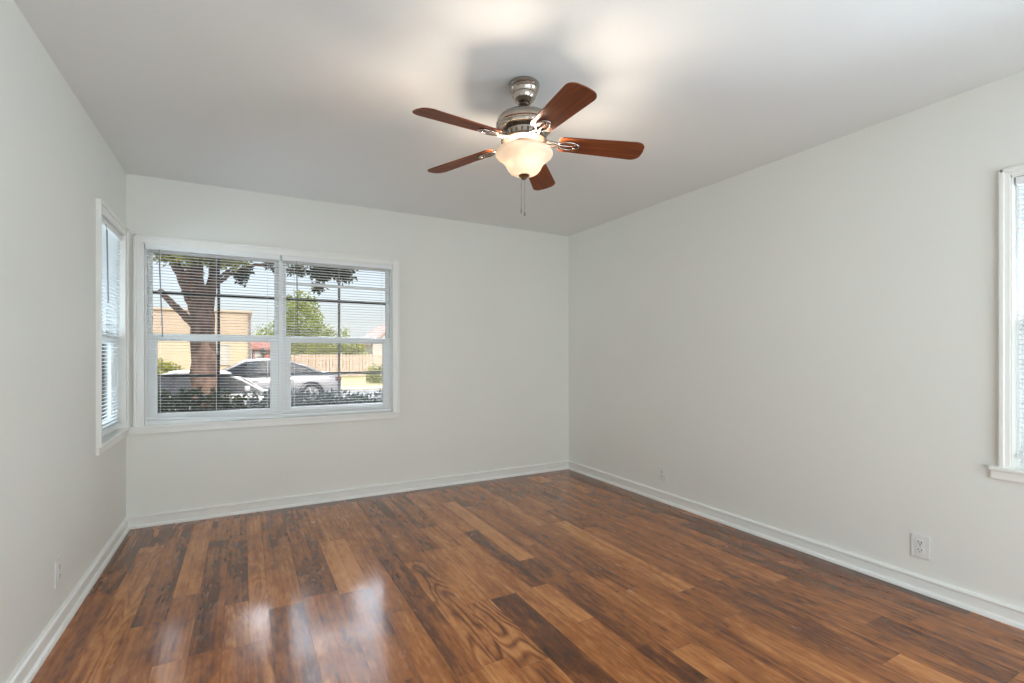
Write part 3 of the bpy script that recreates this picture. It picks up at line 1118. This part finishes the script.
far_tree('round_shrub', 'bright green shrub against the cream house wall', 'shrub', (-2.55, 25.8, -0.45),
         [((0, 0, 0.85), (0.95, 0.7, 0.62)), ((-0.6, 0, 0.9), (0.6, 0.6, 0.6)), ((0, 0, 0.4), (0.9, 0.7, 0.4))], 2600, 0.15, M_LEAF_HEDGE, None, 5)
far_tree('lawn_shrub', 'loose yellowish shrub on the lawn before the fence', 'shrub', (7.1, 26.6, -0.45),
         [((0, 0, 0.65), (0.75, 0.6, 0.55)), ((0.5, 0, 0.4), (0.7, 0.6, 0.4)), ((-0.3, 0, 0.35), (0.5, 0.4, 0.35))], 1100, 0.14, M_LEAF_HEDGE, None, 6)

# ------------------------------------------------------------------ wooden fence
fence = thing('wooden_fence', 'long tan board fence at the back of the lawn', 'fence', (6.5, 38.0, -0.45))
fence.rotation_euler.z = math.radians(-8)
b = bmesh.new()
k = 0
x = -3.3
rf = random.Random(2)
while x < 9.0:
    dz = rf.uniform(-0.02, 0.02)
    box(b, x, x + 0.19, -0.012, 0.012, 0.04, 1.66 + dz)
    x += 0.235
obj('boards', b, M_FENCE, fence)
b = bmesh.new()
for zz in (0.35, 1.35):
    box(b, -3.3, 9.0, 0.012, 0.06, zz - 0.045, zz + 0.045)
obj('rails', b, M_FENCE, fence)
for k in range(6):
    b = bmesh.new()
    box(b, -3.3 + k * 2.45, -3.2 + k * 2.45, 0.012, 0.11, 0, 1.7)
    obj('post', b, M_FENCE, fence)


# ------------------------------------------------------------------ houses across the street
def house_window(parent, u0, u1, z0, z1, y, m=None):
    b = bmesh.new()
    frame_ring(b, u0, u1, z0, z1, 0.07, 0.07, 0.07, 0.07, y - 0.05, y + 0.02, None, 0)
    box(b, (u0 + u1) / 2 - 0.025, (u0 + u1) / 2 + 0.025, y - 0.03, y + 0.02, z0, z1)
    f = obj('window', b, M_WHITEW, parent)
    b = bmesh.new()
    box(b, u0 + 0.05, u1 - 0.05, y - 0.012, y + 0.012, z0 + 0.05, z1 - 0.05)
    obj('pane', b, m or M_WGLASS, f)


hs = thing('stucco_house', 'cream and peach stucco house behind the tree trunk', 'house', (-3.5, 29.6, -0.45))
b = bmesh.new()
box(b, -5.0, 4.5, 0, 8.0, 0, 2.75)
obj('wall', b, M_STUCCO, hs)
b = bmesh.new()
prism(b, [(-0.02, 2.75), (8.1, 2.75), (8.1, 3.85), (-0.02, 3.85)], 'x', -5.02, 4.52)
obj('parapet', b, M_PEACH, hs)
b = bmesh.new()
box(b, -5.1, 4.6, -0.10, 8.2, 3.85, 3.97, 0.02)
obj('coping', b, M_PEACH, hs)
b = bmesh.new()
box(b, 4.42, 4.54, -0.10, 0.0, 0.0, 3.85)
obj('downpipe', b, M_GREYROOF, hs)
house_window(hs, 2.7, 3.6, 1.1, 2.2, -0.02, M_WHITEW)
house_window(hs, -2.6, -1.3, 1.1, 2.2, -0.02)

hr = thing('brick_house', 'low red brick house between cream house and fence', 'house', (2.15, 34.0, -0.45))
b = bmesh.new()
box(b, -0.95, 1.05, 0, 3.2, 0, 2.0)
obj('wall', b, M_BRICK, hr)
b = bmesh.new()
prism(b, [(-0.3, 1.95), (3.5, 1.95), (3.5, 2.05), (1.6, 2.75), (-0.3, 2.05)], 'x', -1.05, 1.15)
obj('roof', b, M_REDROOF, hr)
house_window(hr, -0.86, -0.42, 1.15, 1.85, -0.02, M_WHITEW)

lp = thing('lamp_post', 'dark lamp post standing before the low red brick house', 'lamp post', (1.75, 33.4, -0.45))
b = bmesh.new()
tube(b, [(0, 0, 0), (0, 0, 1.55)], 0.04, 8)
obj('post', b, M_GRILLE, lp)
b = bmesh.new()
lathe(b, [(0.05, 1.55), (0.13, 1.62), (0.17, 1.92), (0.20, 1.95), (0.03, 2.08)], 8)
obj('lantern', b, M_GRILLE, lp)

hg = thing('gabled_house', 'pale pink gabled house at the far right of the view', 'house', (14.6, 49.5, -0.9))
b = bmesh.new()
prism(b, [(-2.6, 0), (2.6, 0), (2.6, 3.3), (0, 5.3), (-2.6, 3.3)], 'y', 0, 8)
obj('wall', b, M_WHITEW, hg)
b = bmesh.new()
for s in (-1, 1):
    prism(b, [(0, 5.30), (s * 3.0, 3.0), (s * 3.0, 3.22), (0, 5.55)], 'y', -0.3, 8.3)
obj('roof', b, M_PINK, hg)
house_window(hg, -0.6, 0.6, 3.1, 4.1, -0.02, M_PINK)
house_window(hg, -1.6, -0.3, 0.9, 2.2, -0.02)


# ------------------------------------------------------------------ cars
def car(label, loc, rz, paint, length=4.6):
    """Sedan, nose towards +x, wheels on z = 0."""
    r = thing('sedan', label, 'car', loc, rz, 'parked sedans on the street')
    hl = length / 2
    # stations: x, half-width, sill z, shoulder z, deck z
    st = [(-hl, 0.66, 0.42, 0.66, 0.80), (-hl + 0.06, 0.76, 0.30, 0.74, 0.93), (-hl + 0.45, 0.85, 0.22, 0.80, 0.99), (-1.15, 0.88, 0.20, 0.83, 0.97), (-0.3, 0.89, 0.20, 0.83, 0.93),
          (0.55, 0.885, 0.20, 0.82, 0.91), (1.05, 0.875, 0.20, 0.80, 0.90), (hl - 0.65, 0.84, 0.21, 0.75, 0.83), (hl - 0.2, 0.76, 0.26, 0.66, 0.73), (hl - 0.02, 0.62, 0.36, 0.58, 0.62)]
    b = bmesh.new()
    rings = []
    for x, w, z0, zs, zd in st:
        half = [(0.0, z0), (w * 0.86, z0), (w * 0.97, z0 + 0.12), (w, (z0 + zs) / 2 + 0.05), (w * 0.975, zs), (w * 0.90, zs + (zd - zs) * 0.65), (w * 0.55, zd), (0.0, zd + 0.015)]
        ring = [(p[0], p[1]) for p in half] + [(-p[0], p[1]) for p in reversed(half[1:-1])]
        rings.append([b.verts.new((x, y, z)) for y, z in ring])
    for A, B in zip(rings, rings[1:]):
        n = len(A)
        for i in range(n):
            b.faces.new((A[i], A[(i + 1) % n], B[(i + 1) % n], B[i]))
    b.faces.new(rings[0])
    b.faces.new(rings[-1])
    obj('body', b, paint, r, True, 50)
    # greenhouse: glass shell with painted roof and pillars
    gs = [(-1.72, 0.70, 0.98, 0.0), (-1.15, 0.78, 0.93, 0.30), (-0.62, 0.82, 0.90, 0.485), (0.0, 0.83, 0.88, 0.53), (0.45, 0.82, 0.88, 0.485), (0.85, 0.80, 0.88, 0.29), (1.30, 0.74, 0.88, 0.0)]
    def shell(grow, m, name, lo, hi, roof_only=False):
        bb = bmesh.new()
        rg = []
        for x, w, zb, hgt in gs:
            t = max(hgt, 0.01) + (grow if hgt > 0.2 else 0)
            top = w * (1 - 0.42 * t) + grow
            if roof_only:
                row = [(-top, zb + t * 0.93), (-top * 0.8, zb + t), (0, zb + t + 0.015), (top * 0.8, zb + t), (top, zb + t * 0.93)]
            else:
                row = [(-w, zb - 0.03), (-top, zb + t * 0.93), (-top * 0.8, zb + t), (0, zb + t + 0.01), (top * 0.8, zb + t), (top, zb + t * 0.93), (w, zb - 0.03)]
            rg.append([bb.verts.new((x, y, z)) for y, z in row])
        for A, B in list(zip(rg, rg[1:]))[lo:hi]:
            for i in range(len(A) - 1):
                bb.faces.new((A[i], A[i + 1], B[i + 1], B[i]))
        bmesh.ops.delete(bb, geom=[v for v in bb.verts if not v.link_faces], context='VERTS')
        return obj(name, bb, m, r, True, 40)
    shell(0.0, M_CARGLASS, 'cabin_glass', 0, 6)
    rf_ = shell(0.012, paint, 'roof', 1, 5, True)
    sm = rf_.modifiers.new('thickness', 'SOLIDIFY')
    sm.thickness = 0.02
    for s in (-1, 1):
        def gp(i, top):
            x, w, zb, hgt = gs[i]
            return Vector((x, s * (w * (1 - 0.42 * hgt) if top else w) + s * 0.008, zb + (hgt * 0.95 if top else -0.02)))
        for pp, rr_ in (([gp(6, False), gp(5, True), gp(4, True)], 0.028), ([gp(0, False), gp(1, True), gp(2, True)], 0.045),
                        ([(-0.12, s * 0.836, 0.86), (-0.14, s * (0.83 * (1 - 0.42 * 0.53) + 0.006), 1.38)], 0.032)):
            b = bmesh.new()
            tube(b, pp, rr_, 6)
            obj('pillar', b, paint, r, True)
    for sx in (-1.38, 1.38):
        for s in (-1, 1):
            b = bmesh.new()
            Mx = Matrix.Translation((sx, s * 0.78, 0.325)) @ Matrix.Rotation(-s * PI / 2, 4, 'X')
            lathe(b, [(0.205, -0.10), (0.29, -0.105), (0.322, -0.08), (0.325, 0.0), (0.322, 0.08), (0.29, 0.108), (0.215, 0.10), (0.205, 0.05)], 28, M=Mx, caps=False)
            wh = obj('wheel', b, M_TIRE, r, True, 40)
            b = bmesh.new()
            lathe(b, [(0.208, 0.102), (0.214, 0.106), (0.196, 0.09), (0.19, 0.05)], 28, M=Mx, caps=False)
            for k in range(5):
                a = 2 * PI * k / 5
                box(b, 0.03, 0.20, -0.026, 0.026, 0.085, 0.104, 0.004, M=Mx @ Matrix.Rotation(a, 4, 'Z'))
            lathe(b, [(0.02, 0.06), (0.05, 0.09), (0.045, 0.108), (0.01, 0.112)], 16, M=Mx)
            obj('rim', b, M_RIM, wh, True, 40)
            b = bmesh.new()
            lathe(b, [(0.20, -0.08), (0.385, -0.08), (0.385, 0.098), (0.36, 0.102), (0.20, 0.03)], 28, M=Mx, caps=False)
            obj('wheel_arch', b, M_ARCH, r, True, 40)
    for s in (-1, 1):
        b = bmesh.new()
        box(b, -hl + 0.02, -hl + 0.22, s * 0.70 - 0.09, s * 0.70 + 0.09, 0.70, 0.84, 0.03)
        obj('tail_lamp', b, M_TAIL, r, True)
        b = bmesh.new()
        box(b, hl - 0.40, hl - 0.14, s * 0.66 - 0.10, s * 0.66 + 0.10, 0.58, 0.70, 0.04)
        obj('headlamp', b, M_HEADL, r, True)
        b = bmesh.new()
        box(b, 0.86, 0.98, s * 0.93 - 0.08, s * 0.93 + 0.08, 0.93, 1.05, 0.03)
        obj('door_mirror', b, paint, r, True)
        for dx in (-0.85, 0.12):
            b = bmesh.new()
            box(b, dx, dx + 0.18, s * 0.885 - 0.012, s * 0.885 + 0.016, 0.74, 0.77, 0.005)
            obj('door_handle', b, paint, r)
    return r


car('pale sedan in the near lane, parked directly behind the tree trunk', (-0.14, 14.15, -0.60), 0.0, M_WHITECAR, 4.5)
car('silver sedan in the far lane, its tail pointing to the lawn', (1.17, 17.5, -0.36), PI + 0.06, M_SILVER, 4.7)
